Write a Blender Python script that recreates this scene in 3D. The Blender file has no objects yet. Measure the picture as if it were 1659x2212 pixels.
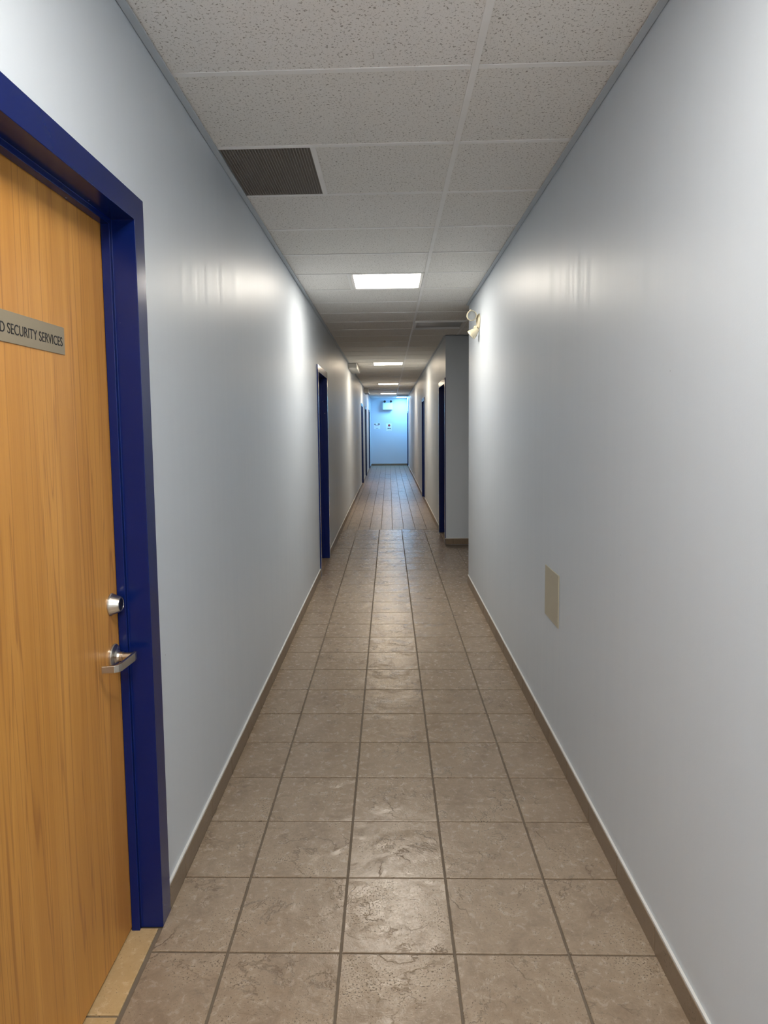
import bpy, bmesh, math, random
from mathutils import Vector, Matrix
random.seed(7)
S = bpy.context.scene
COL = S.collection

# ------------------------------------------------------------------ camera
FPX, CX, CY = 1462.18, 828.75, 1052.93
PITCH, YAW, ROLL, CAMH = .08868, -.00855, .00945, 1.6055
def cam_ray(x2, u2, d):
    c, s = math.cos(ROLL), math.sin(ROLL); X = c*x2 + s*u2; u = -s*x2 + c*u2
    c, s = math.cos(PITCH), math.sin(PITCH); y = c*d + s*u; Z = -s*d + c*u
    c, s = math.cos(YAW), math.sin(YAW)
    return Vector((c*X + s*y, -s*X + c*y, Z))
cd = bpy.data.cameras.new('camera'); cam = bpy.data.objects.new('camera', cd); COL.objects.link(cam)
r_, u_, b_ = cam_ray(1, 0, 0), cam_ray(0, 1, 0), -cam_ray(0, 0, 1)
M = Matrix((r_, u_, b_)).transposed().to_4x4(); M.translation = Vector((0, 0, CAMH)); cam.matrix_world = M
cd.sensor_fit = 'VERTICAL'; cd.sensor_height = 36; cd.lens = 36*FPX/2212
cd.shift_x = (829.5-CX)/2212; cd.shift_y = (CY-1106)/2212
cd.clip_start = .02; cd.clip_end = 100
S.camera = cam

# ------------------------------------------------------------------ world, exposure, lamps
w = bpy.data.worlds.new('world'); S.world = w; w.use_nodes = True
w.node_tree.nodes['Background'].inputs[0].default_value = (.5, .55, .62, 1)
w.node_tree.nodes['Background'].inputs[1].default_value = .05
S.view_settings.view_transform = 'Standard'; S.view_settings.look = 'None'
S.view_settings.gamma = 1; S.view_settings.use_curve_mapping = False
S.view_settings.exposure = 1.88
NEUT, WARM, COOL = (1, .935, .84), (1, .83, .62), (.22, .58, 1)
# ceiling light panels: (ceiling row, right-hand column?, strength, colour)
LAMPS = [(-12, 0, 24, NEUT), (-7, 0, 20, NEUT), (-3, 0, 9.5, NEUT), (5, 0, 10.5, (1, .92, .80)), (17, 0, 11, WARM), (27, 0, 10, WARM),  # the first two panels are unseen, added to brighten the near walls
         (36, 0, 7, WARM), (41, 1, 25, COOL)]

# ------------------------------------------------------------------ dimensions (metres)
XL, XR, XF = -.756, .806, .765        # left wall, near right wall, far right wall
YC, YA, YE, YB = 6.87, 9.17, 28.45, -6.0   # right wall corner, alcove far wall, end wall, wall behind
XA = 2.3                               # how far the alcove reaches
HC = 2.809
TW, TA0, TB0, TSK = .3485, -.1614, 1.9393, -.0139    # floor tile pitch, origin, skew
GM, GC0, GSK, TEE = .6096, 2.4038, -.0275, .2996     # ceiling module, origin, skew, main tee
YPL = 10.555

# ------------------------------------------------------------------ materials
def mat(name):
    m = bpy.data.materials.new(name); m.use_nodes = True
    nt = m.node_tree; b = nt.nodes['Principled BSDF']
    return m, nt, b
def N(nt, typ, **kw):
    n = nt.nodes.new(typ)
    for k, v in kw.items():
        if k.startswith('_'): setattr(n, k[1:], v)
        else: n.inputs[k.replace('_', ' ')].default_value = v
    return n
def L(nt, a, b): nt.links.new(a, b)
def ramp(nt, src, stops, interp='LINEAR'):
    n = nt.nodes.new('ShaderNodeValToRGB'); n.color_ramp.interpolation = interp
    el = n.color_ramp.elements
    while len(el) < len(stops): el.new(.5)
    for e, (p, c) in zip(el, stops):
        e.position = p; e.color = (c, c, c, 1) if isinstance(c, (int, float)) else (*c, 1)
    L(nt, src, n.inputs[0]); return n.outputs[0]
def mathn(nt, op, a, b=None):
    n = nt.nodes.new('ShaderNodeMath'); n.operation = op
    for i, v in enumerate((a, b)):
        if v is None: continue
        if isinstance(v, (int, float)): n.inputs[i].default_value = v
        else: L(nt, v, n.inputs[i])
    return n.outputs[0]
def mix(nt, f, a, b, mode='MIX'):
    n = nt.nodes.new('ShaderNodeMix'); n.data_type = 'RGBA'; n.blend_type = mode
    for i, v in ((0, f), (6, a), (7, b)):
        if isinstance(v, (int, float)): n.inputs[i].default_value = v
        elif isinstance(v, tuple): n.inputs[i].default_value = (*v, 1)
        else: L(nt, v, n.inputs[i])
    return n.outputs[2]
def coords(nt, scale=(1, 1, 1), rnd=0):
    tc = nt.nodes.new('ShaderNodeTexCoord'); mp = nt.nodes.new('ShaderNodeMapping')
    mp.inputs['Scale'].default_value = scale
    L(nt, tc.outputs['Object'], mp.inputs[0])
    if rnd:
        oi = nt.nodes.new('ShaderNodeObjectInfo')
        cx = nt.nodes.new('ShaderNodeCombineXYZ')
        L(nt, mathn(nt, 'MULTIPLY', oi.outputs['Random'], rnd), cx.inputs[0])
        L(nt, mathn(nt, 'MULTIPLY', oi.outputs['Random'], rnd*.37), cx.inputs[1])
        L(nt, cx.outputs[0], mp.inputs['Location'])
    return mp.outputs[0]
def noise(nt, vec, scale, detail=4, rough=.5, dist=0, typ=None):
    n = nt.nodes.new('ShaderNodeTexNoise')
    if typ: n.noise_type = typ
    n.inputs['Scale'].default_value = scale; n.inputs['Detail'].default_value = detail
    n.inputs['Roughness'].default_value = rough; n.inputs['Distortion'].default_value = dist
    L(nt, vec, n.inputs['Vector']); return n.outputs[0]
def bump(nt, b, h, strength, dist):
    n = nt.nodes.new('ShaderNodeBump'); n.inputs['Strength'].default_value = strength
    n.inputs['Distance'].default_value = dist
    L(nt, h, n.inputs['Height']); L(nt, n.outputs[0], b.inputs['Normal'])
def plain(name, col, rough=.5, metal=0, spec=.5):
    m, nt, b = mat(name)
    v = coords(nt); n = noise(nt, v, 9, 3)
    c = mix(nt, n, tuple(x*.94 for x in col), tuple(min(1, x*1.06) for x in col))
    L(nt, c, b.inputs['Base Color'])
    b.inputs['Roughness'].default_value = rough; b.inputs['Metallic'].default_value = metal
    b.inputs['Specular IOR Level'].default_value = spec
    return m

def wall_paint():
    m, nt, b = mat('blue_grey_wall_paint')
    v = coords(nt); vs = coords(nt, (5, 5, .22))
    base = mix(nt, noise(nt, v, 1.3, 3), (.59, .65, .72), (.615, .672, .738))
    chip = ramp(nt, noise(nt, coords(nt, (14, 14, 10)), 3, 2), [(0, 0), (.815, 0), (.83, .6)])
    base = mix(nt, chip, base, (.30, .32, .36))
    L(nt, base, b.inputs['Base Color'])
    L(nt, ramp(nt, noise(nt, vs, 4, 4, .6), [(0.3, .38), (.7, .47)]), b.inputs['Roughness'])
    b.inputs['Specular IOR Level'].default_value = .55
    h = mathn(nt, 'ADD', mathn(nt, 'MULTIPLY', noise(nt, v, 260, 2), .25), mathn(nt, 'MULTIPLY', noise(nt, vs, 4, 4, .6), .55))
    bump(nt, b, h, .35, .0016)
    return m
def blue_paint():
    m, nt, b = mat('cobalt_blue_gloss_paint')
    v = coords(nt)
    chip = ramp(nt, noise(nt, v, 34, 3), [(0, 0), (.775, 0), (.785, 1)])
    c = mix(nt, noise(nt, v, 5, 2), (.0016, .0100, .092), (.0022, .0125, .118))
    L(nt, mix(nt, chip, c, (.55, .6, .7)), b.inputs['Base Color'])
    b.inputs['Roughness'].default_value = .22; b.inputs['Specular IOR Level'].default_value = .33
    bump(nt, b, noise(nt, coords(nt, (3, 3, 3)), 8, 3), .06, .001)
    return m
def stone_tile(name, c1, c2, c3, rnd=80, amp=1.0, rough=.25):
    m, nt, b = mat(name)
    v = coords(nt, (1, 1, 1), rnd)
    n1 = noise(nt, v, 5.5, 8, .72, .5); n2 = noise(nt, v, 30, 8, .75, .5); n3 = noise(nt, v, 150, 3, .7)
    col = mix(nt, ramp(nt, n1, [(.3, 0), (.7, 1)]), c1, c2)
    col = mix(nt, ramp(nt, n2, [(.42, 0), (.80, .5)]), col, c3)
    pits = ramp(nt, mathn(nt, 'MULTIPLY', n3, ramp(nt, n1, [(.35, .85), (.7, 1.12)])), [(0, 0), (.59, 0), (.66, .8)])
    col = mix(nt, pits, col, tuple(x*.28 for x in c1))
    # ledges of the cleft relief
    nlow = noise(nt, v, 3.2, 3, .45, .4)
    nl = noise(nt, v, 3.4, 7, .62, .35)
    ledge = ramp(nt, nl, [(0, 0), (.41, .10), (.43, .36), (.53, .44), (.545, .72), (.63, .80), (.645, 1)])
    mask = ramp(nt, noise(nt, v, 5, 2, .5), [(.46, .08), (.60, 1)])
    edge_shade = ramp(nt, nl, [(0, 0), (.408, 0), (.42, 1), (.434, 0), (.527, 0), (.538, 1), (.549, 0), (.627, 0), (.637, 1), (.648, 0)])
    col = mix(nt, mathn(nt, 'MULTIPLY', mathn(nt, 'MULTIPLY', edge_shade, mask), .45*amp), col, tuple(x*.5 for x in c1))  # dark lines along the ledges paint their shade into the colour
    fine = noise(nt, v, 60, 3, .6, 2)
    h = mathn(nt, 'ADD', mathn(nt, 'MULTIPLY', mathn(nt, 'MULTIPLY', ledge, mask), 1.25), mathn(nt, 'ADD', mathn(nt, 'MULTIPLY', fine, .16), mathn(nt, 'MULTIPLY', nlow, 1.2)))
    h = mathn(nt, 'SUBTRACT', h, mathn(nt, 'MULTIPLY', pits, .15))
    bump(nt, b, h, .75*amp, .0045)
    L(nt, col, b.inputs['Base Color'])
    L(nt, ramp(nt, n2, [(.3, rough-.06), (.7, rough+.06)]), b.inputs['Roughness'])
    return m
def plank_mat():
    m, nt, b = mat('wood_look_porcelain')
    v = coords(nt, (1, .14, 1), 50)
    n1 = noise(nt, v, 22, 6, .6, 1.5); n2 = noise(nt, v, 90, 4, .6)
    c = mix(nt, ramp(nt, n1, [(.3, 0), (.7, 1)]), (.20, .145, .095), (.42, .32, .215))
    c = mix(nt, ramp(nt, n2, [(.4, 0), (.75, .6)]), c, (.16, .13, .10))
    L(nt, c, b.inputs['Base Color'])
    b.inputs['Roughness'].default_value = .34
    bump(nt, b, mathn(nt, 'ADD', n1, mathn(nt, 'MULTIPLY', noise(nt, coords(nt, (1, 1.6, 1), 30), 22, 4), .8)), .4, .003)
    return m
def ceiling_mat():
    m, nt, b = mat('fissured_mineral_tile')
    v = coords(nt, (1, 1, 1), 60)
    fis = ramp(nt, noise(nt, v, 115, 3, .65, .5), [(0, 1), (.37, 1), (.41, 0)])
    pin = ramp(nt, noise(nt, v, 260, 2, .5), [(0, 1), (.3, .9), (.36, 0)])
    d = mathn(nt, 'MAXIMUM', fis, mathn(nt, 'MULTIPLY', pin, .6))
    oi = nt.nodes.new('ShaderNodeObjectInfo')
    base = mix(nt, oi.outputs['Random'], (.84, .83, .80), (.87, .86, .84))
    L(nt, mix(nt, d, base, (.40, .38, .35)), b.inputs['Base Color'])
    b.inputs['Roughness'].default_value = .9; b.inputs['Specular IOR Level'].default_value = .15
    h = mathn(nt, 'SUBTRACT', mathn(nt, 'MULTIPLY', noise(nt, v, 120, 3), .3), d)
    bump(nt, b, h, .5, .0025)
    return m
def wood_mat():
    m, nt, b = mat('honey_maple_veneer')
    v = coords(nt, (1, 6, .25)); vb = coords(nt, (1, 5, .12)); vf = coords(nt, (1, 60, 1.2))
    n1 = noise(nt, v, 2.2, 5, .55, .8); n2 = noise(nt, vf, 4, 4, .6); n3 = noise(nt, vb, 2.6, 3, .5, .5)
    c = mix(nt, ramp(nt, n1, [(.3, 0), (.7, 1)]), (.50, .222, .040), (.67, .335, .078))
    c = mix(nt, ramp(nt, n2, [(.42, 0), (.72, .32)]), c, (.43, .18, .035))
    lines = ramp(nt, n3, [(0, 0), (.455, 0), (.475, .75), (.483, 0), (.56, 0), (.575, .6), (.583, 0), (.66, 0), (.672, .6), (.68, 0)])
    c = mix(nt, lines, c, (.33, .13, .03))
    L(nt, c, b.inputs['Base Color'])
    b.inputs['Roughness'].default_value = .36
    bump(nt, b, n2, .06, .001)
    return m
def metal_mat(name, col, rough, scale=(1, 1, 60)):
    m, nt, b = mat(name)
    n = noise(nt, coords(nt, scale), 25, 3)
    L(nt, mix(nt, n, tuple(x*.9 for x in col), col), b.inputs['Base Color'])
    b.inputs['Metallic'].default_value = 1; b.inputs['Roughness'].default_value = rough
    bump(nt, b, n, .08, .0005)
    return m
def emis(name, col, strength):
    m, nt, b = mat(name)
    b.inputs['Base Color'].default_value = (.8, .8, .8, 1); b.inputs['Roughness'].default_value = .6
    n = noise(nt, coords(nt), 120, 2)
    L(nt, mix(nt, n, tuple(x*.97 for x in col), col), b.inputs['Emission Color'])
    b.inputs['Emission Strength'].default_value = strength
    return m

M_WALL = wall_paint(); M_BLUE = blue_paint(); M_WOOD = wood_mat(); M_CEIL = ceiling_mat(); M_PLANK = plank_mat()
M_TILE = stone_tile('taupe_cleft_tile', (.205, .148, .10), (.35, .275, .20), (.46, .385, .30))
M_THR = stone_tile('yellow_beige_tile', (.44, .31, .15), (.54, .39, .21), (.62, .47, .29), amp=.3)
M_BASE = stone_tile('base_tile', (.19, .137, .09), (.235, .175, .12), (.28, .215, .155), amp=.25, rough=.4)
M_GROUT = plain('grout', (.155, .125, .094), .85)
M_JOINT = plain('skirting_grout', (.07, .055, .04), .9)
M_CAULK = plain('caulk', (.66, .67, .66), .5)
M_TEE = plain('painted_steel_grid', (.88, .88, .87), .42)
M_ANGLE = plain('painted_wall_angle', (.50, .56, .62), .4)
M_WHITE = plain('white_enamel', (.78, .78, .77), .4)
M_IVORY = plain('ivory_plastic', (.66, .60, .44), .38)
M_PLATE = plain('almond_plate', (.45, .42, .33), .4)
M_GREYBOX = plain('grey_painted_box', (.55, .55, .53), .45)
M_DARK = plain('dark_void', (.012, .012, .014), .9)
M_LOUVRE = plain('dusty_grille', (.30, .28, .255), .6)
M_STEEL = metal_mat('satin_nickel', (.62, .58, .52), .28)
M_SIGN = metal_mat('bronze_brushed_plate', (.36, .305, .215), .42, (1, 3, 90)); M_SIGN.node_tree.nodes['Principled BSDF'].inputs['Metallic'].default_value = .35
M_BLACK = plain('black_print', (.012, .012, .014), .5)
M_RED = plain('red_print', (.5, .03, .03), .5)
M_PAPER = plain('paper', (.82, .84, .86), .6)
M_GLASSY = plain('lamp_reflector', (.34, .34, .33), .16, .8)

# ------------------------------------------------------------------ helpers
def obj(name, bm, m, parent=None, loc=None, smooth=False, bevel=0):
    me = bpy.data.meshes.new(name); bmesh.ops.recalc_face_normals(bm, faces=bm.faces)
    bm.to_mesh(me); bm.free()
    if m: me.materials.append(m)
    if smooth:
        for p in me.polygons: p.use_smooth = True
    return link(name, me, parent, loc, bevel)
def link(name, me, parent=None, loc=None, bevel=0):
    o = bpy.data.objects.new(name, me); COL.objects.link(o)
    if loc: o.location = loc
    if parent: o.parent = parent
    if bevel:
        b = o.modifiers.new('bevel', 'BEVEL'); b.width = bevel; b.segments = 2; b.limit_method = 'ANGLE'
        b.harden_normals = False
    return o
def empty(name, loc, label=None, cat=None, group=None, kind=None):
    o = bpy.data.objects.new(name, None); COL.objects.link(o); o.location = loc; o.empty_display_size = .1
    tag(o, label, cat, group, kind); return o
def tag(o, label=None, cat=None, group=None, kind=None):
    if label: o['label'] = label
    if cat: o['category'] = cat
    if group: o['group'] = group
    if kind: o['kind'] = kind
    return o
def box(bm, x0, x1, y0, y1, z0, z1):
    v = [bm.verts.new(p) for p in ((x0,y0,z0),(x1,y0,z0),(x1,y1,z0),(x0,y1,z0),(x0,y0,z1),(x1,y0,z1),(x1,y1,z1),(x0,y1,z1))]
    for f in ((0,3,2,1),(4,5,6,7),(0,1,5,4),(1,2,6,5),(2,3,7,6),(3,0,4,7)): bm.faces.new([v[i] for i in f])
    return v
def prism(bm, quad, z0, z1, ch=0, up=True):
    """slab over a quad outline, chamfered on its visible side (top if up, else bottom)"""
    c = Vector((sum(p[0] for p in quad)/len(quad), sum(p[1] for p in quad)/len(quad)))
    def ring(z, ins):
        out = []
        for p in quad:
            d = Vector((c.x-p[0], c.y-p[1]))
            out.append(bm.verts.new((p[0]+math.copysign(min(ins, abs(d.x)), d.x), p[1]+math.copysign(min(ins, abs(d.y)), d.y), z)))
        return out
    if up: rings = [ring(z0, 0), ring(z1-ch, 0), ring(z1, ch)] if ch else [ring(z0, 0), ring(z1, 0)]
    else: rings = [ring(z1, 0), ring(z0+ch, 0), ring(z0, ch)] if ch else [ring(z1, 0), ring(z0, 0)]
    n = len(quad)
    for a, b in zip(rings, rings[1:]):
        for i in range(n): bm.faces.new((a[i], a[(i+1) % n], b[(i+1) % n], b[i]))
    bm.faces.new(rings[-1]); bm.faces.new(rings[0][::-1])
def lathe(bm, prof, origin, axis, n=28):
    """prof: list of (radius, distance along axis)"""
    a = Vector(axis).normalized(); t = Vector((0, 0, 1)) if abs(a.z) < .9 else Vector((1, 0, 0))
    u = a.cross(t).normalized(); v = a.cross(u); O = Vector(origin); rings = []
    for r, d in prof:
        rings.append([bm.verts.new(O + a*d + (u*math.cos(2*math.pi*i/n) + v*math.sin(2*math.pi*i/n))*max(r, 1e-5)) for i in range(n)])
    for A, B in zip(rings, rings[1:]):
        for i in range(n): bm.faces.new((A[i], A[(i+1) % n], B[(i+1) % n], B[i]))
    bm.faces.new(rings[0][::-1]); bm.faces.new(rings[-1])
def bar(bm, pts, hw, hh, upv=(0, 0, 1)):
    """rectangular bar swept along a path: half width sideways, half height along upv"""
    up = Vector(upv); P = [Vector(p) for p in pts]; rings = []
    for i, p in enumerate(P):
        d1 = (P[i]-P[i-1]).normalized() if i else (P[1]-P[0]).normalized()
        d2 = (P[i+1]-P[i]).normalized() if i < len(P)-1 else d1
        d = (d1+d2).normalized(); s = d.cross(up).normalized()*(hw/max(.4, d.dot(d1)))
        h = hh[i] if isinstance(hh, (list, tuple)) else hh
        rings.append([bm.verts.new(p+s*a+up*h*b) for a, b in ((1, 1), (-1, 1), (-1, -1), (1, -1))])
    for A, B in zip(rings, rings[1:]):
        for i in range(4): bm.faces.new((A[i], A[(i+1) % 4], B[(i+1) % 4], B[i]))
    bm.faces.new(rings[0][::-1]); bm.faces.new(rings[-1])

# ------------------------------------------------------------------ doors: list first, walls are cut round them
# side, opening y0..y1, opening head height
DOORS = [('L', 1.08, 2.051, 2.222), ('L', 7.285, 8.265, 2.20), ('L', 18.62, 19.6, 2.19), ('L', 21.6, 22.55, 2.19),
         ('L', 25.45, 26.4, 2.19), ('R', 9.24, 10.24, 2.185), ('R', 14.63, 15.56, 2.165), ('R', 27.0, 28.0, 2.165)]
def wx(side, d):     # depth into the wall -> world x
    return XL - d if side == 'L' else XF + d

def wall_strip(bm, side, x_face, ya, yb, thick=.2):
    xs = (x_face-thick, x_face) if side == 'L' else (x_face, x_face+thick)
    cuts = sorted([(a-.028, b+.028, h+.028) for s, a, b, h in DOORS if s == side and a > ya-.1 and b < yb+.1])
    y = ya
    for a, b, h in cuts:
        box(bm, *xs, y, a, -.02, HC+.25); box(bm, *xs, a, b, h, HC+.25); y = b
    box(bm, *xs, y, yb, -.02, HC+.25)
bm = bmesh.new(); wall_strip(bm, 'L', XL, YB, YE); tag(obj('wall_left', bm, M_WALL), 'pale blue-grey painted corridor wall on the left', kind='structure')
bm = bmesh.new(); box(bm, XR, XR+.2, YB, YC, -.02, HC+.25); box(bm, XR+.2, XA, YC-.2, YC, -.02, HC+.25)
tag(obj('wall_right', bm, M_WALL), 'pale blue-grey painted near wall on the right, ending at an alcove', kind='structure')
bm = bmesh.new(); wall_strip(bm, 'R', XF, YA, YE); box(bm, XF+.2, XA, YA, YA+.2, -.02, HC+.25)
tag(obj('wall_right_far', bm, M_WALL), 'blue-grey wall on the right beyond the alcove', kind='structure')
bm = bmesh.new(); box(bm, XL-.2, XA, YE, YE+.2, -.02, HC+.25); tag(obj('wall_end', bm, M_WALL), 'light blue end wall of the corridor', kind='structure')
bm = bmesh.new(); box(bm, XL-.2, XR+.2, YB-.2, YB, -.02, HC+.25); tag(obj('wall_back', bm, M_WALL), kind='structure')
bm = bmesh.new(); box(bm, XA, XA+.2, YC-.2, YA+.2, -.02, HC+.25); tag(obj('wall_alcove', bm, M_WALL), kind='structure')

# ------------------------------------------------------------------ floor
bm = bmesh.new(); box(bm, XL-.2, XR+.2, YB, YE, -.12, -.0055); box(bm, XR+.2, XA, YC-.2, YA+.2, -.12, -.0055)
floor = tag(obj('floor', bm, M_GROUT), 'taupe stone-look tile floor changing to wood-look planks further down', kind='structure')
g = .0038
shared = {}
def floor_tile(x0, x1, y0, y1, name='floor_tile', m=M_TILE, sk=TSK, top=None):
    key = (name, round(x1-x0, 3), round(y1-y0, 3))
    cx, cy = (x0+x1)/2, (y0+y1)/2
    if key not in shared:
        hx, hy = (x1-x0)/2-g, (y1-y0)/2-g
        b = bmesh.new(); q = [(-hx, -hy-sk*hx), (hx, -hy+sk*hx), (hx, hy+sk*hx), (-hx, hy-sk*hx)]
        prism(b, q, -.009, 0, .0016); o = obj(name, b, m, floor); shared[key] = o.data
    else: o = link(name, shared[key], floor)
    dz = random.uniform(-.0004, .0004)
    o.location = (cx, cy + sk*cx, dz); return o
i0 = -2
for j in range(-22, 25):
    y0, y1 = TB0+j*TW, TB0+(j+1)*TW
    if j == 24: y1 = YPL-.002
    for i in range(-2, 3):
        x0, x1 = TA0+i*TW, TA0+(i+1)*TW
        x0 = max(x0, XL+.006); 
        lim = XR-.004 if y1 < YC+.1 else (XA-.004 if y0 < YA-.3 else XF-.004)
        x1 = min(x1, lim)
        if i == -2: x0 = XL+.006
        if x1-x0 > .03: floor_tile(x0, x1, y0, y1)
    if y1 > YC+.1 and y0 < YA-.3:
        for i in range(3, 8):
            x0, x1 = TA0+i*TW, min(TA0+(i+1)*TW, XA-.004)
            if x1-x0 > .03: floor_tile(x0, x1, max(y0, YC+.02), min(y1, YA+.02))
# planks
PW, PLN = .1803, .92
for k in range(-3, 7):
    x0, x1 = -.318+(k)*PW, -.318+(k+1)*PW
    x0, x1 = max(x0, XL+.004), min(x1, XF-.004)
    if x1-x0 < .03: continue
    y = YPL - ((k*.37) % 1)*PLN
    while y < YE-.01:
        a, b_ = max(y, YPL+.002), min(y+PLN, YE-.004)
        if b_-a > .06:
            key = ('plank', round(x1-x0, 3), round(b_-a, 3))
            if key not in shared:
                hx, hy = (x1-x0)/2-.003, (b_-a)/2-.003
                bb = bmesh.new(); prism(bb, [(-hx, -hy), (hx, -hy), (hx, hy), (-hx, hy)], -.009, 0, .0015)
                o = obj('floor_plank', bb, M_PLANK, floor); shared[key] = o.data
            else: o = link('floor_plank', shared[key], floor)
            o.location = ((x0+x1)/2, (a+b_)/2, random.uniform(-.0006, .0006))
        y += PLN
# thresholds inside the doorways
for s, a, b_, h in DOORS:
    f = wx(s, 0); e = wx(s, .16)
    joints = [a, 1.72, b_] if (s, a) == ('L', 1.08) else [a, (a+b_)/2, b_]
    for p, q in zip(joints, joints[1:]):
        o = floor_tile(min(e, f)+.001, max(e, f)+(.0 if s == 'L' else 0), p, q, 'threshold_tile', M_THR if a == 1.08 else M_BASE, sk=0)
        if a == 1.08: o['label'] = 'yellow beige threshold tile under the wooden door'

# ------------------------------------------------------------------ baseboards (tile skirting, each tile a part)
def baseboard(name, along, face, out, segs, start, pitch, label):
    """along 'y': runs in y on plane x=face; out = direction into the room"""
    T, H = .0105, .081
    bm = bmesh.new()
    for a, b_ in segs:
        lo, hi = sorted((face-out*.001, face+out*.0085))
        if along == 'y': box(bm, lo, hi, a, b_, H+.0005, H+.0075)
        else: box(bm, a, b_, lo, hi, H+.0005, H+.0075)
    root = tag(obj(name, bm, M_CAULK), label, kind='structure')
    bm = bmesh.new()
    for a, b_ in segs:
        lo, hi = sorted((face-out*.001, face+out*.006))
        if along == 'y': box(bm, lo, hi, a, b_, 0, H-.003)
        else: box(bm, a, b_, lo, hi, 0, H-.003)
    obj('grout_joints', bm, M_JOINT, root)
    for a, b_ in segs:
        k = math.floor((a-start)/pitch); y = start+k*pitch
        while y < b_:
            p, q = max(y, a), min(y+pitch, b_)
            if q-p > .012:
                key = (name, round(q-p, 3))
                hl = (q-p)/2-.002
                if key not in shared:
                    bb = bmesh.new()
                    # face with a slight chamfer: build as prism lying on the wall
                    vs = []
                    for (t, ins) in ((0, 0), (T-.0015, 0), (T, .0015)):
                        ring = []
                        for (s1, s2) in ((-1, 0), (1, 0), (1, 1), (-1, 1)):
                            l = s1*(hl-ins); z = H-ins if s2 else .0
                            ring.append(bb.verts.new((out*t, l, z) if along == 'y' else (l, out*t, z)))
                        vs.append(ring)
                    for A, B in zip(vs, vs[1:]):
                        for i in range(4): bb.faces.new((A[i], A[(i+1) % 4], B[(i+1) % 4], B[i]))
                    bb.faces.new(vs[-1]); bb.faces.new(vs[0][::-1])
                    o = obj('baseboard_tile', bb, M_BASE, root); shared[key] = o.data
                else: o = link('baseboard_tile', shared[key], root)
                c = (p+q)/2
                o.location = (face, c, .0005) if along == 'y' else (c, face, .0005)
            y += pitch
    return root
def segs_of(side, a, b_):
    out = []; y = a
    for s, p, q, h in sorted(DOORS, key=lambda d: d[1]):
        if s == side and p > a-.1 and q < b_+.1:
            out.append((y, p-.078)); y = q+.078
    out.append((y, b_)); return [s for s in out if s[1]-s[0] > .02]
baseboard('baseboard_left', 'y', XL, 1, segs_of('L', YB+.01, YE-.012), 3.744, .360, 'brown stone-look tile baseboard along the left wall')
baseboard('baseboard_right', 'y', XR, -1, [(YB+.01, YC-.001)], 1.941, .3405, 'brown stone-look tile baseboard along the near right wall')
baseboard('baseboard_right_far', 'y', XF, -1, segs_of('R', YA+.001, YE-.012), 9.3, .3405, 'brown tile baseboard along the far right wall')
baseboard('baseboard_alcove', 'x', YA, -1, [(XF-.009, XA-.002)], .865, .3405, 'brown tile baseboard in the alcove')
baseboard('baseboard_end', 'x', YE, -1, [(XL+.012, XF-.012)], -.6, .3405, 'tile baseboard along the end wall')

# ------------------------------------------------------------------ ceiling
bm = bmesh.new(); box(bm, XL-.2, XA+.2, YB-.2, YE+.2, HC+.12, HC+.2)
ceiling = tag(obj('ceiling', bm, M_DARK), 'suspended ceiling of speckled tiles in a white grid', kind='structure')
def sq(x0, x1, y0, y1): return [(x0, y0+GSK*x0), (x1, y0+GSK*x1), (x1, y1+GSK*x1), (x0, y1+GSK*x0)]
def ceil_tile(x0, x1, y0, y1):
    dz = random.choice([0, 0, 0, .001, .0015]) + .003
    key = ('ct', round(x1-x0, 3), round(y1-y0, 3)); cx, cy = (x0+x1)/2, (y0+y1)/2
    if key not in shared:
        b = bmesh.new(); hx, hy = (x1-x0)/2-.004, (y1-y0)/2-.004
        prism(b, sq(-hx, hx, -hy, hy), 0, .014)
        o = obj('ceiling_tile', b, M_CEIL, ceiling); shared[key] = o.data
    else: o = link('ceiling_tile', shared[key], ceiling)
    o.location = (cx, cy+GSK*cx, HC+dz); return o
def tee(name, x0, x1, y0, y1, axis):
    b = bmesh.new()
    if axis == 'x': prism(b, sq(x0, x1, y0-.012, y0+.012), HC, HC+.003)
    else: prism(b, [(x0-.012, y0), (x0+.012, y0), (x0+.012, y1), (x0-.012, y1)], HC-.0006, HC+.0026)
    return obj(name, b, M_TEE, ceiling)
lamp_rows = {(r, c): (s, col) for r, c, s, col in LAMPS}
rows = range(-13, 43)
GRILLES = {(1, 'l'), (38, 'r')}
for r in rows:
    y0 = GC0+r*GM; y1 = y0+GM
    if y0 < YB-.3 or y0 > YE: continue
    y1 = min(y1, YE-.002); y0 = max(y0, YB+.002)
    alc = y0 > YC-.75 and y1 < YA+.3
    xr = XR if y0 < YC-.1 else XF
    # left bay (between wall and main tee)
    tee('cross_tee', XL+.02, TEE-.013, y0, 0, 'x')
    if (r, 0) in lamp_rows:
        ceil_tile(XL+.004, TEE-GM, y0, y1); tee('cross_tee', TEE-GM, 0, y0+.013+GSK*(TEE-GM), y1-.013+GSK*(TEE-GM), 'y')
    elif (r, 'l') in GRILLES:
        ceil_tile(TEE-GM, TEE, y0, y1); tee('cross_tee', TEE-GM-.008, 0, y0+.013+GSK*(TEE-GM), y1-.013+GSK*(TEE-GM), 'y')
    else: ceil_tile(XL+.004, TEE, y0, y1)
    # right bay
    if alc:
        xs = [TEE, TEE+GM, TEE+2*GM, TEE+3*GM, XA-.004]
        tee('cross_tee', TEE+.013, XA-.02, y0, 0, 'x')
        for k, (a, b_) in enumerate(zip(xs, xs[1:])):
            if k: tee('cross_tee', a, 0, y0+.013+GSK*a, y1-.013+GSK*a, 'y')
            if r == 9 and k == 0: continue
            ceil_tile(a, b_, y0, y1)
    else:
        tee('cross_tee', TEE+.013, xr-.02, y0, 0, 'x')
        if (r, 1) in lamp_rows or (r, 'r') in GRILLES: continue
        ceil_tile(TEE, xr-.004, y0, y1)
y = YB; k = 0
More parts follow.
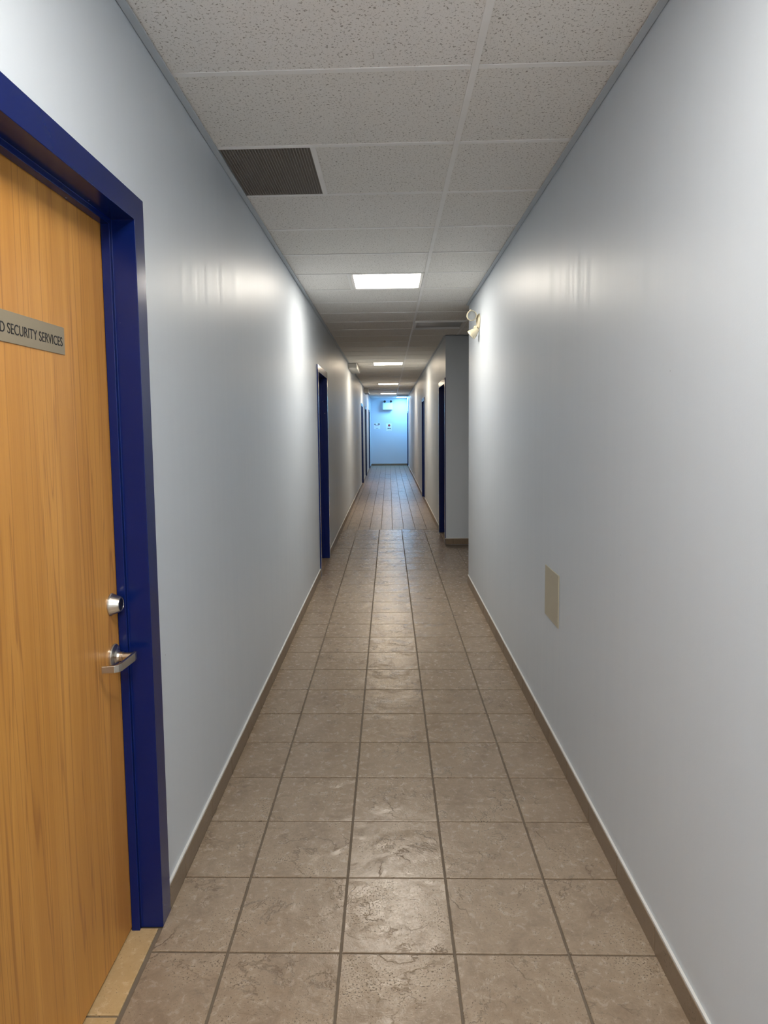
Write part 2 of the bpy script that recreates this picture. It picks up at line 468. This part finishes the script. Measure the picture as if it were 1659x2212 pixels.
while y < YE:
    y2 = min(y+3.658, YE-.01); tee('main_tee', TEE+.0015*(k % 2), 0, y, y2-.001, 'y'); y = y2+.001 if y2 < YE-.02 else YE; k += 1
def angle(name, pts):
    b = bmesh.new(); box(b, *pts); return obj(name, b, M_ANGLE, ceiling)
angle('wall_angle', (XL+.0025, XL+.028, YB, YE, HC-.0055, HC-.0008))
angle('wall_angle', (XR-.028, XR-.0025, YB, YC+.0, HC-.0055, HC-.0008))
angle('wall_angle', (XF-.028, XF-.0025, YA-.026, YE, HC-.0055, HC-.0008))
angle('wall_angle', (XF, XA, YA-.026, YA, HC-.0022, HC-.0008))
angle('wall_angle', (XR, XA, YC, YC+.026, HC-.0022, HC-.0008))
angle('wall_angle', (XL+.026, XF-.026, YE-.026, YE, HC-.0022, HC-.0008))

# ------------------------------------------------------------------ light panels
LL = {-12: 'added unseen square light panel behind the camera, furthest back, brightening the near walls', -7: 'added unseen square light panel just behind the camera, brightening the near walls', -3: 'square ceiling light panel above the wooden door',
      5: 'nearest bright square ceiling light panel in view', 17: 'second bright ceiling light panel down the corridor, before the third',
      27: 'third bright ceiling light panel down the corridor', 36: 'fourth, small far ceiling light panel left of the grid rail near the end',
      41: 'cool bluish ceiling light panel right by the end wall'}
for r, c, strength, colr in LAMPS:
    if c == 0: x0, x1 = TEE-GM+.013, TEE-.013
    else: x0, x1 = TEE+.013, XF-.027
    y0, y1 = GC0+r*GM+.013, GC0+(r+1)*GM-.013
    cx, cy = (x0+x1)/2, (y0+y1)/2; hx, hy = (x1-x0)/2, (y1-y0)/2
    root = empty('ceiling_light', (cx, cy+GSK*cx, HC), LL[r], 'ceiling light', 'ceiling light panels')
    b = bmesh.new(); o4, i4 = sq(-hx, hx, -hy, hy), sq(-hx+.022, hx-.022, -hy+.022, hy-.022)
    for z0, z1 in ((-.002, .03),):
        A = [[b.verts.new((*p, z)) for p in q] for q, z in ((o4, z1), (o4, z0), (i4, z0+.004), (i4, z1))]
        for P, Q in zip(A, A[1:]+A[:1]):
            for i in range(4): b.faces.new((P[i], P[(i+1) % 4], Q[(i+1) % 4], Q[i]))
    obj('frame', b, M_WHITE, root)
    b = bmesh.new(); prism(b, sq(-hx+.0225, hx-.0225, -hy+.0225, hy-.0225), .006, .012)
    obj('diffuser', b, emis('diffuser_light', colr, strength), root)
    b = bmesh.new(); prism(b, sq(-hx, hx, -hy, hy), .031, .1); obj('housing', b, M_WHITE, root)

# unlit recessed panel before the alcove
y0, y1 = GC0+9*GM+.013, GC0+10*GM-.013; x0, x1 = TEE+.013, TEE+GM-.013
cx, cy = (x0+x1)/2, (y0+y1)/2; hx, hy = (x1-x0)/2, (y1-y0)/2
root = empty('ceiling_panel', (cx, cy+GSK*cx, HC), 'unlit recessed square ceiling panel with white rim before the alcove', 'ceiling panel')
b = bmesh.new(); o4, i4 = sq(-hx, hx, -hy, hy), sq(-hx+.02, hx-.02, -hy+.02, hy-.02)
A = [[b.verts.new((*p, z)) for p in q] for q, z in ((o4, .05), (o4, -.012), (i4, -.012), (i4, .05))]
for P, Q in zip(A, A[1:]+A[:1]):
    for i in range(4): b.faces.new((P[i], P[(i+1) % 4], Q[(i+1) % 4], Q[i]))
obj('frame', b, M_WHITE, root)
b = bmesh.new(); prism(b, sq(-hx+.0205, hx-.0205, -hy+.0205, hy-.0205), .012, .02); obj('lens', b, plain('grey_lens', (.33, .33, .33), .35), root)

# return air grilles
def grille(x0, x1, r, label, dark):
    y0, y1 = GC0+r*GM+.011, GC0+(r+1)*GM-.011; cx, cy = (x0+x1)/2, (y0+y1)/2; hx, hy = (x1-x0)/2, (y1-y0)/2
    root = empty('air_grille', (cx, cy+GSK*cx, HC), label, 'air vent')
    b = bmesh.new(); prism(b, sq(-hx, hx, -hy, hy), .02, .024); obj('duct_backing', b, M_DARK, root)
    b = bmesh.new(); n = int(2*hx/.0127)
    for i in range(n+1):
        x = -hx+2*hx*i/n
        prism(b, sq(x-.0012 if i else x, x+.0012, -hy, hy), .001, .014)
    tag(obj('grid_core', b, dark, root), kind='stuff')
    b = bmesh.new(); n = int(2*hy/.0127)
    for i in range(n+1):
        y = -hy+2*hy*i/n; prism(b, sq(-hx, hx, y-.0006, y+.0006), .0035, .014)
    tag(obj('grid_core', b, dark, root), kind='stuff')
grille(XL+.03, TEE-GM-.022, 1, 'dark egg-crate air grille in the ceiling against the left wall', M_LOUVRE)
grille(TEE+.016, XF-.028, 38, 'dark air grille at the far right end of the ceiling', M_DARK)

# ------------------------------------------------------------------ doors
PROF = [(-.012, -.076), (-.012, 0), (.058, 0), (.058, .016), (.084, .016), (.084, .0), (.14, .0), (.14, -.027), (-.0005, -.027), (-.0005, -.076)]
def frame_mesh(side, y0, y1, h):
    b = bmesh.new(); st = [[], [], [], []]
    for d, o in PROF:
        x = wx(side, d)
        for k, p in enumerate(((x, y0+o, .0005), (x, y0+o, h-o), (x, y1-o, h-o), (x, y1-o, .0005))): st[k].append(b.verts.new(p))
    n = len(PROF)
    for a, c in zip(st, st[1:]):
        for i in range(n): b.faces.new((a[i], a[(i+1) % n], c[(i+1) % n], c[i]))
    b.faces.new(st[0][::-1]); b.faces.new(st[-1]); return b
DL = ['honey wood veneer door in a blue steel frame, nearest on the left', 'blue framed door, second on the left',
      'blue framed door, third along the left wall', 'blue framed door, fourth along the left wall', 'blue framed door, last on the left by the end wall',
      'blue framed door beside the alcove on the right', 'blue framed door halfway down the right wall', 'blue framed door last on the right by the end wall']
for n, (s, y0, y1, h) in enumerate(DOORS):
    root = empty('door_%d' % (n+1), (wx(s, .06), (y0+y1)/2, 0), DL[n], kind='structure')
    off = root.location
    def put(name, b, m, bevel=0, parent=root, smooth=False):
        bmesh.ops.translate(b, verts=b.verts, vec=-off); return obj(name, b, m, parent, bevel=bevel, smooth=smooth)
    put('door_frame', frame_mesh(s, y0, y1, h), M_BLUE, .0014)
    b = bmesh.new(); xs = sorted((wx(s, .0855), wx(s, .129))); box(b, *xs, y0+.003, y1-.003, .008, h-.003)
    leaf = put('door_leaf', b, M_WOOD, .001)
    # deadbolt and lever; hinged side is the near one
    yk = y1-.058 if n == 0 else y0+.058; X0 = wx(s, .0855); o = 1 if s == 'L' else -1; q_ = 1 if n == 0 else -1
    b = bmesh.new(); lathe(b, [(.0335, 0), (.0335, .003), (.0315, .0055), (.0225, .029), (.0215, .031), (.0185, .0312), (.018, .0302)], (X0, yk, 1.082), (o, 0, 0), 36)
    db = put('deadbolt', b, M_STEEL, smooth=False)
    b = bmesh.new(); lathe(b, [(.0179, 0), (.0179, .0306), (.0155, .0312), (.0065, .0316)], (X0, yk, 1.082), (o, 0, 0), 28)
    put('lock_cylinder', b, plain('dark_nickel', (.16, .15, .14), .3, 1))
    if n == 0:
        b = bmesh.new(); box(b, X0+.031, X0+.0322, yk-.0012, yk+.0012, 1.077, 1.088); put('keyhole', b, M_BLACK)
    b = bmesh.new(); zl = .921
    lathe(b, [(.038, 0), (.038, .005), (.036, .0075), (.031, .0085), (.022, .011), (.0165, .016), (.0145, .022), (.0142, .03)], (X0, yk, zl), (o, 0, 0), 40)
    put('rose', b, M_STEEL)
    b = bmesh.new()
    lathe(b, [(.0125, .03), (.012, .031), (.0122, .056), (.0118, .060)], (X0, yk, zl), (o, 0, 0), 28)
    bar(b, [(X0+o*.062, yk+q_*.013, zl), (X0+o*.064, yk-q_*.004, zl), (X0+o*.058, yk-q_*.088, zl-.001), (X0+o*.054, yk-q_*.1, zl-.001), (X0+o*.046, yk-q_*.107, zl-.001), (X0+o*.012, yk-q_*.112, zl-.001)],
        .0042, [.0115, .0125, .0115, .011, .0105, .0100])
    put('lever', b, M_STEEL, .0012)

# name plate on the first door
X0 = XL-.0855
root = empty('name_plate', (X0, 1.603, 1.835), 'brushed bronze name plate lettered SECURITY SERVICES on the wooden door', 'sign')
b = bmesh.new(); box(b, 0, .0022, -.1785, .1735, -.035, .035); obj('plate', b, M_SIGN, root, bevel=.0008)
def text_mesh(name, s, x, yc, z, height, width, m, parent, rot, align='CENTER'):
    cu = bpy.data.curves.new(name, 'FONT'); cu.body = s; cu.size = 1; cu.extrude = .004; cu.align_x = align; cu.align_y = 'CENTER'
    t = bpy.data.objects.new(name, cu); COL.objects.link(t); bpy.context.view_layer.update()
    me = bpy.data.meshes.new_from_object(t.evaluated_get(bpy.context.evaluated_depsgraph_get()))
    bpy.data.objects.remove(t)
    xs = [v.co.x for v in me.vertices]; ys = [v.co.y for v in me.vertices]
    sx, sy = width/(max(xs)-min(xs)), height/(max(ys)-min(ys)); mx, my = (max(xs)+min(xs))/2, (max(ys)+min(ys))/2
    for v in me.vertices: v.co = ((v.co.x-mx)*sx, (v.co.y-my)*sy, v.co.z*.1)
    me.materials.clear(); me.materials.append(m)
    o = bpy.data.objects.new(name, me); COL.objects.link(o); o.parent = parent
    o.location = (x, yc, z); o.rotation_euler = rot; return o
text_mesh('lettering', 'ED SECURITY SERVICES', .0024, .0125, -.003, .0235, .296, M_BLACK, root, (math.pi/2, 0, math.pi/2))

# ------------------------------------------------------------------ blank cover plate, outlets
def wall_plate(X, y0, y1, z0, z1, o, name, label, cat, m, group=None, slots=False):
    root = empty(name, (X, (y0+y1)/2, (z0+z1)/2), label, cat, group)
    hy, hz = (y1-y0)/2, (z1-z0)/2
    b = bmesh.new(); box(b, *sorted((0, o*.006)), -hy, hy, -hz, hz); obj('plate', b, m, root, bevel=.002)
    if slots:
        for dz in (-.022, .022):
            b = bmesh.new(); lathe(b, [(.016, 0), (.016, .0075)], (0, 0, dz), (o, 0, 0), 16); obj('socket', b, m, root)
    else:
        for dz in (-hz*.72, hz*.72):
            b = bmesh.new(); lathe(b, [(.003, 0), (.003, .0068), (.001, .0074)], (0, 0, dz), (o, 0, 0), 12); obj('screw', b, m, root)
wall_plate(XR, 3.176, 3.449, .636, .893, -1, 'cover_plate', 'blank almond rectangular cover plate low on the right wall', 'cover plate', M_PLATE)
wall_plate(XF, 13.84, 13.92, .36, .50, -1, 'wall_outlet', 'small white wall outlet low on the far right wall', 'outlet', M_WHITE, None, True)
wall_plate(XL, 17.48, 17.56, .35, .45, 1, 'wall_outlet', 'small white wall outlet low on the left wall before the third blue door', 'outlet', M_WHITE, None, True)

# ------------------------------------------------------------------ long grey boxes on the left wall under the ceiling
def wall_box(y0, length, wdt, hgt, label):
    root = empty('wall_box', (XL, y0, HC-hgt-.004), label, 'box', 'grey boxes high on the left wall')
    b = bmesh.new(); box(b, .0005, wdt, 0, length, 0, hgt); obj('housing', b, M_GREYBOX, root, bevel=.004)
    b = bmesh.new(); box(b, wdt-.0005, wdt+.012, -.004, length+.004, .0, hgt-.004); obj('lit_side', b, M_WHITE, root, bevel=.002)  # whiter slab on the corridor side, puts its light into the colour
    b = bmesh.new(); box(b, .0005, wdt+.012, length+.004, length+.02, .02, hgt-.002); obj('end_flange', b, M_GREYBOX, root)
wall_box(12.81, 1.33, .155, .088, 'long grey metal box high on the left wall beside the second light')
wall_box(20.9, 1.2, .13, .14, 'far grey metal box high on the left wall before the end')

# ------------------------------------------------------------------ twin-head emergency lamp on the right wall
root = empty('emergency_lamp', (XR, 6.08, 2.53), 'ivory twin-head emergency lamp on the right wall before the alcove', 'emergency light')
b = bmesh.new(); lathe(b, [(.066, 0), (.066, .006), (.055, .016), (.03, .026), (.0, .028)], (-.0005, 0, .0), (-1, 0, 0), 36); obj('canopy', b, M_IVORY, root, smooth=False, bevel=.001)
def lamp_head(base, joint, aim):
    a = Vector(aim).normalized()
    b = bmesh.new(); d = (Vector(joint)-Vector(base)); lathe(b, [(.011, 0), (.013, .004), (.013, d.length*.55), (.010, d.length*.6), (.012, d.length)], base, d, 20); obj('swivel_arm', b, M_IVORY, root)
    c = Vector(joint)+a*.0
    b = bmesh.new(); lathe(b, [(.012, -.038), (.017, -.036), (.02, -.026), (.032, .0), (.043, .028), (.045, .032), (.045, .046), (.039, .047), (.038, .04), (.0, .038)], c, a, 32)
    h = obj('lamp_head', b, M_IVORY, root)
    b = bmesh.new(); lathe(b, [(.012, 0), (.011, .02), (.006, .026)], c+Vector((0, 0, .028)), (.15, .3, 1), 14); obj('thumb_knob', b, M_IVORY, h)
    b = bmesh.new(); lathe(b, [(.0375, .040), (.0375, .043), (.02, .046), (.0, .047)], c, a, 28); obj('lens', b, M_GLASSY, h)
lamp_head((-.016, -.012, .038), (-.082, -.02, .044), (.18, -.95, -.14))
lamp_head((-.02, 0, -.042), (-.04, .0, -.092), (-.62, .25, -.55))

# ------------------------------------------------------------------ end wall: battery unit and notices
root = empty('emergency_battery_unit', (-.045, YE, 2.33), 'white emergency battery box with two small lamps on the end wall', 'emergency light')
b = bmesh.new(); box(b, -.2, .2, -.17, -.0005, 0, .27); obj('housing', b, M_WHITE, root, bevel=.006)
b = bmesh.new(); box(b, -.205, .205, -.175, -.001, .262, .277); obj('lid', b, M_WHITE, root, bevel=.003)
for x in (-.12, .14):
    b = bmesh.new(); lathe(b, [(.012, 0), (.012, .03)], (x, -.09, .277), (0, 0, 1), 12); lathe(b, [(.02, -.03), (.035, 0), (.048, .04), (.0, .044)], (x, -.07, .345), (0, -1, -.15), 20)
    obj('lamp_head', b, M_BLACK, root)
def notice(name, x0, x1, z0, z1, label, items):
    root = empty(name, ((x0+x1)/2, YE, z0), label, 'notice'); w2 = (x1-x0)/2; hh = z1-z0
    b = bmesh.new(); box(b, -w2, w2, -.003, -.0004, 0, hh); obj('sheet', b, M_PAPER, root)
    for nm, m, kind_, px, pz, sx, sz in items:
        b = bmesh.new()
        if kind_ == 'disc': lathe(b, [(sx, 0), (sx, .0012)], (px, -.003, pz), (0, -1, 0), 24)
        elif kind_ == 'arrow':
            v = [b.verts.new((px+a*sx, -.0042, pz+c*sz)) for a, c in ((-1, 0), (-.55, 1), (-.55, .5), (1, .5), (1, -.5), (-.55, -.5), (-.55, -1))]; b.faces.new(v)
            bmesh.ops.solidify(b, geom=b.faces[:], thickness=.001)
        else: box(b, px-sx, px+sx, -.0042, -.003, pz-sz, pz+sz)
        obj(nm, b, m, root)
notice('paper_notice', -.629, -.362, 1.53, 1.785, 'white notice with two dark pictures and a red line on the end wall, left',
       [('picture', M_BLACK, 'box', -.085, .205, .034, .02), ('picture', M_BLACK, 'box', .075, .21, .044, .022), ('red_line', M_RED, 'box', 0, .165, .1, .005),
        ('text_line', plain('grey_print', (.3, .3, .32), .6), 'box', 0, .14, .085, .004), ('text_line', M_BLACK, 'box', 0, .035, .05, .007)])
notice('stop_notice', -.116, .114, 1.446, 1.76, 'white notice with round red symbol and black arrow on the end wall, right',
       [('red_disc', M_RED, 'disc', .012, .235, .047, 0), ('white_bar', M_PAPER, 'box', .012, .235, .03, .009), ('text_line', plain('grey_print_line', (.4, .4, .42), .6), 'box', .0, .165, .07, .005), ('arrow', M_BLACK, 'arrow', .012, .1, .078, .028),
        ('text_line', plain('grey_print_small', (.4, .4, .42), .6), 'box', .03, .03, .06, .004)])
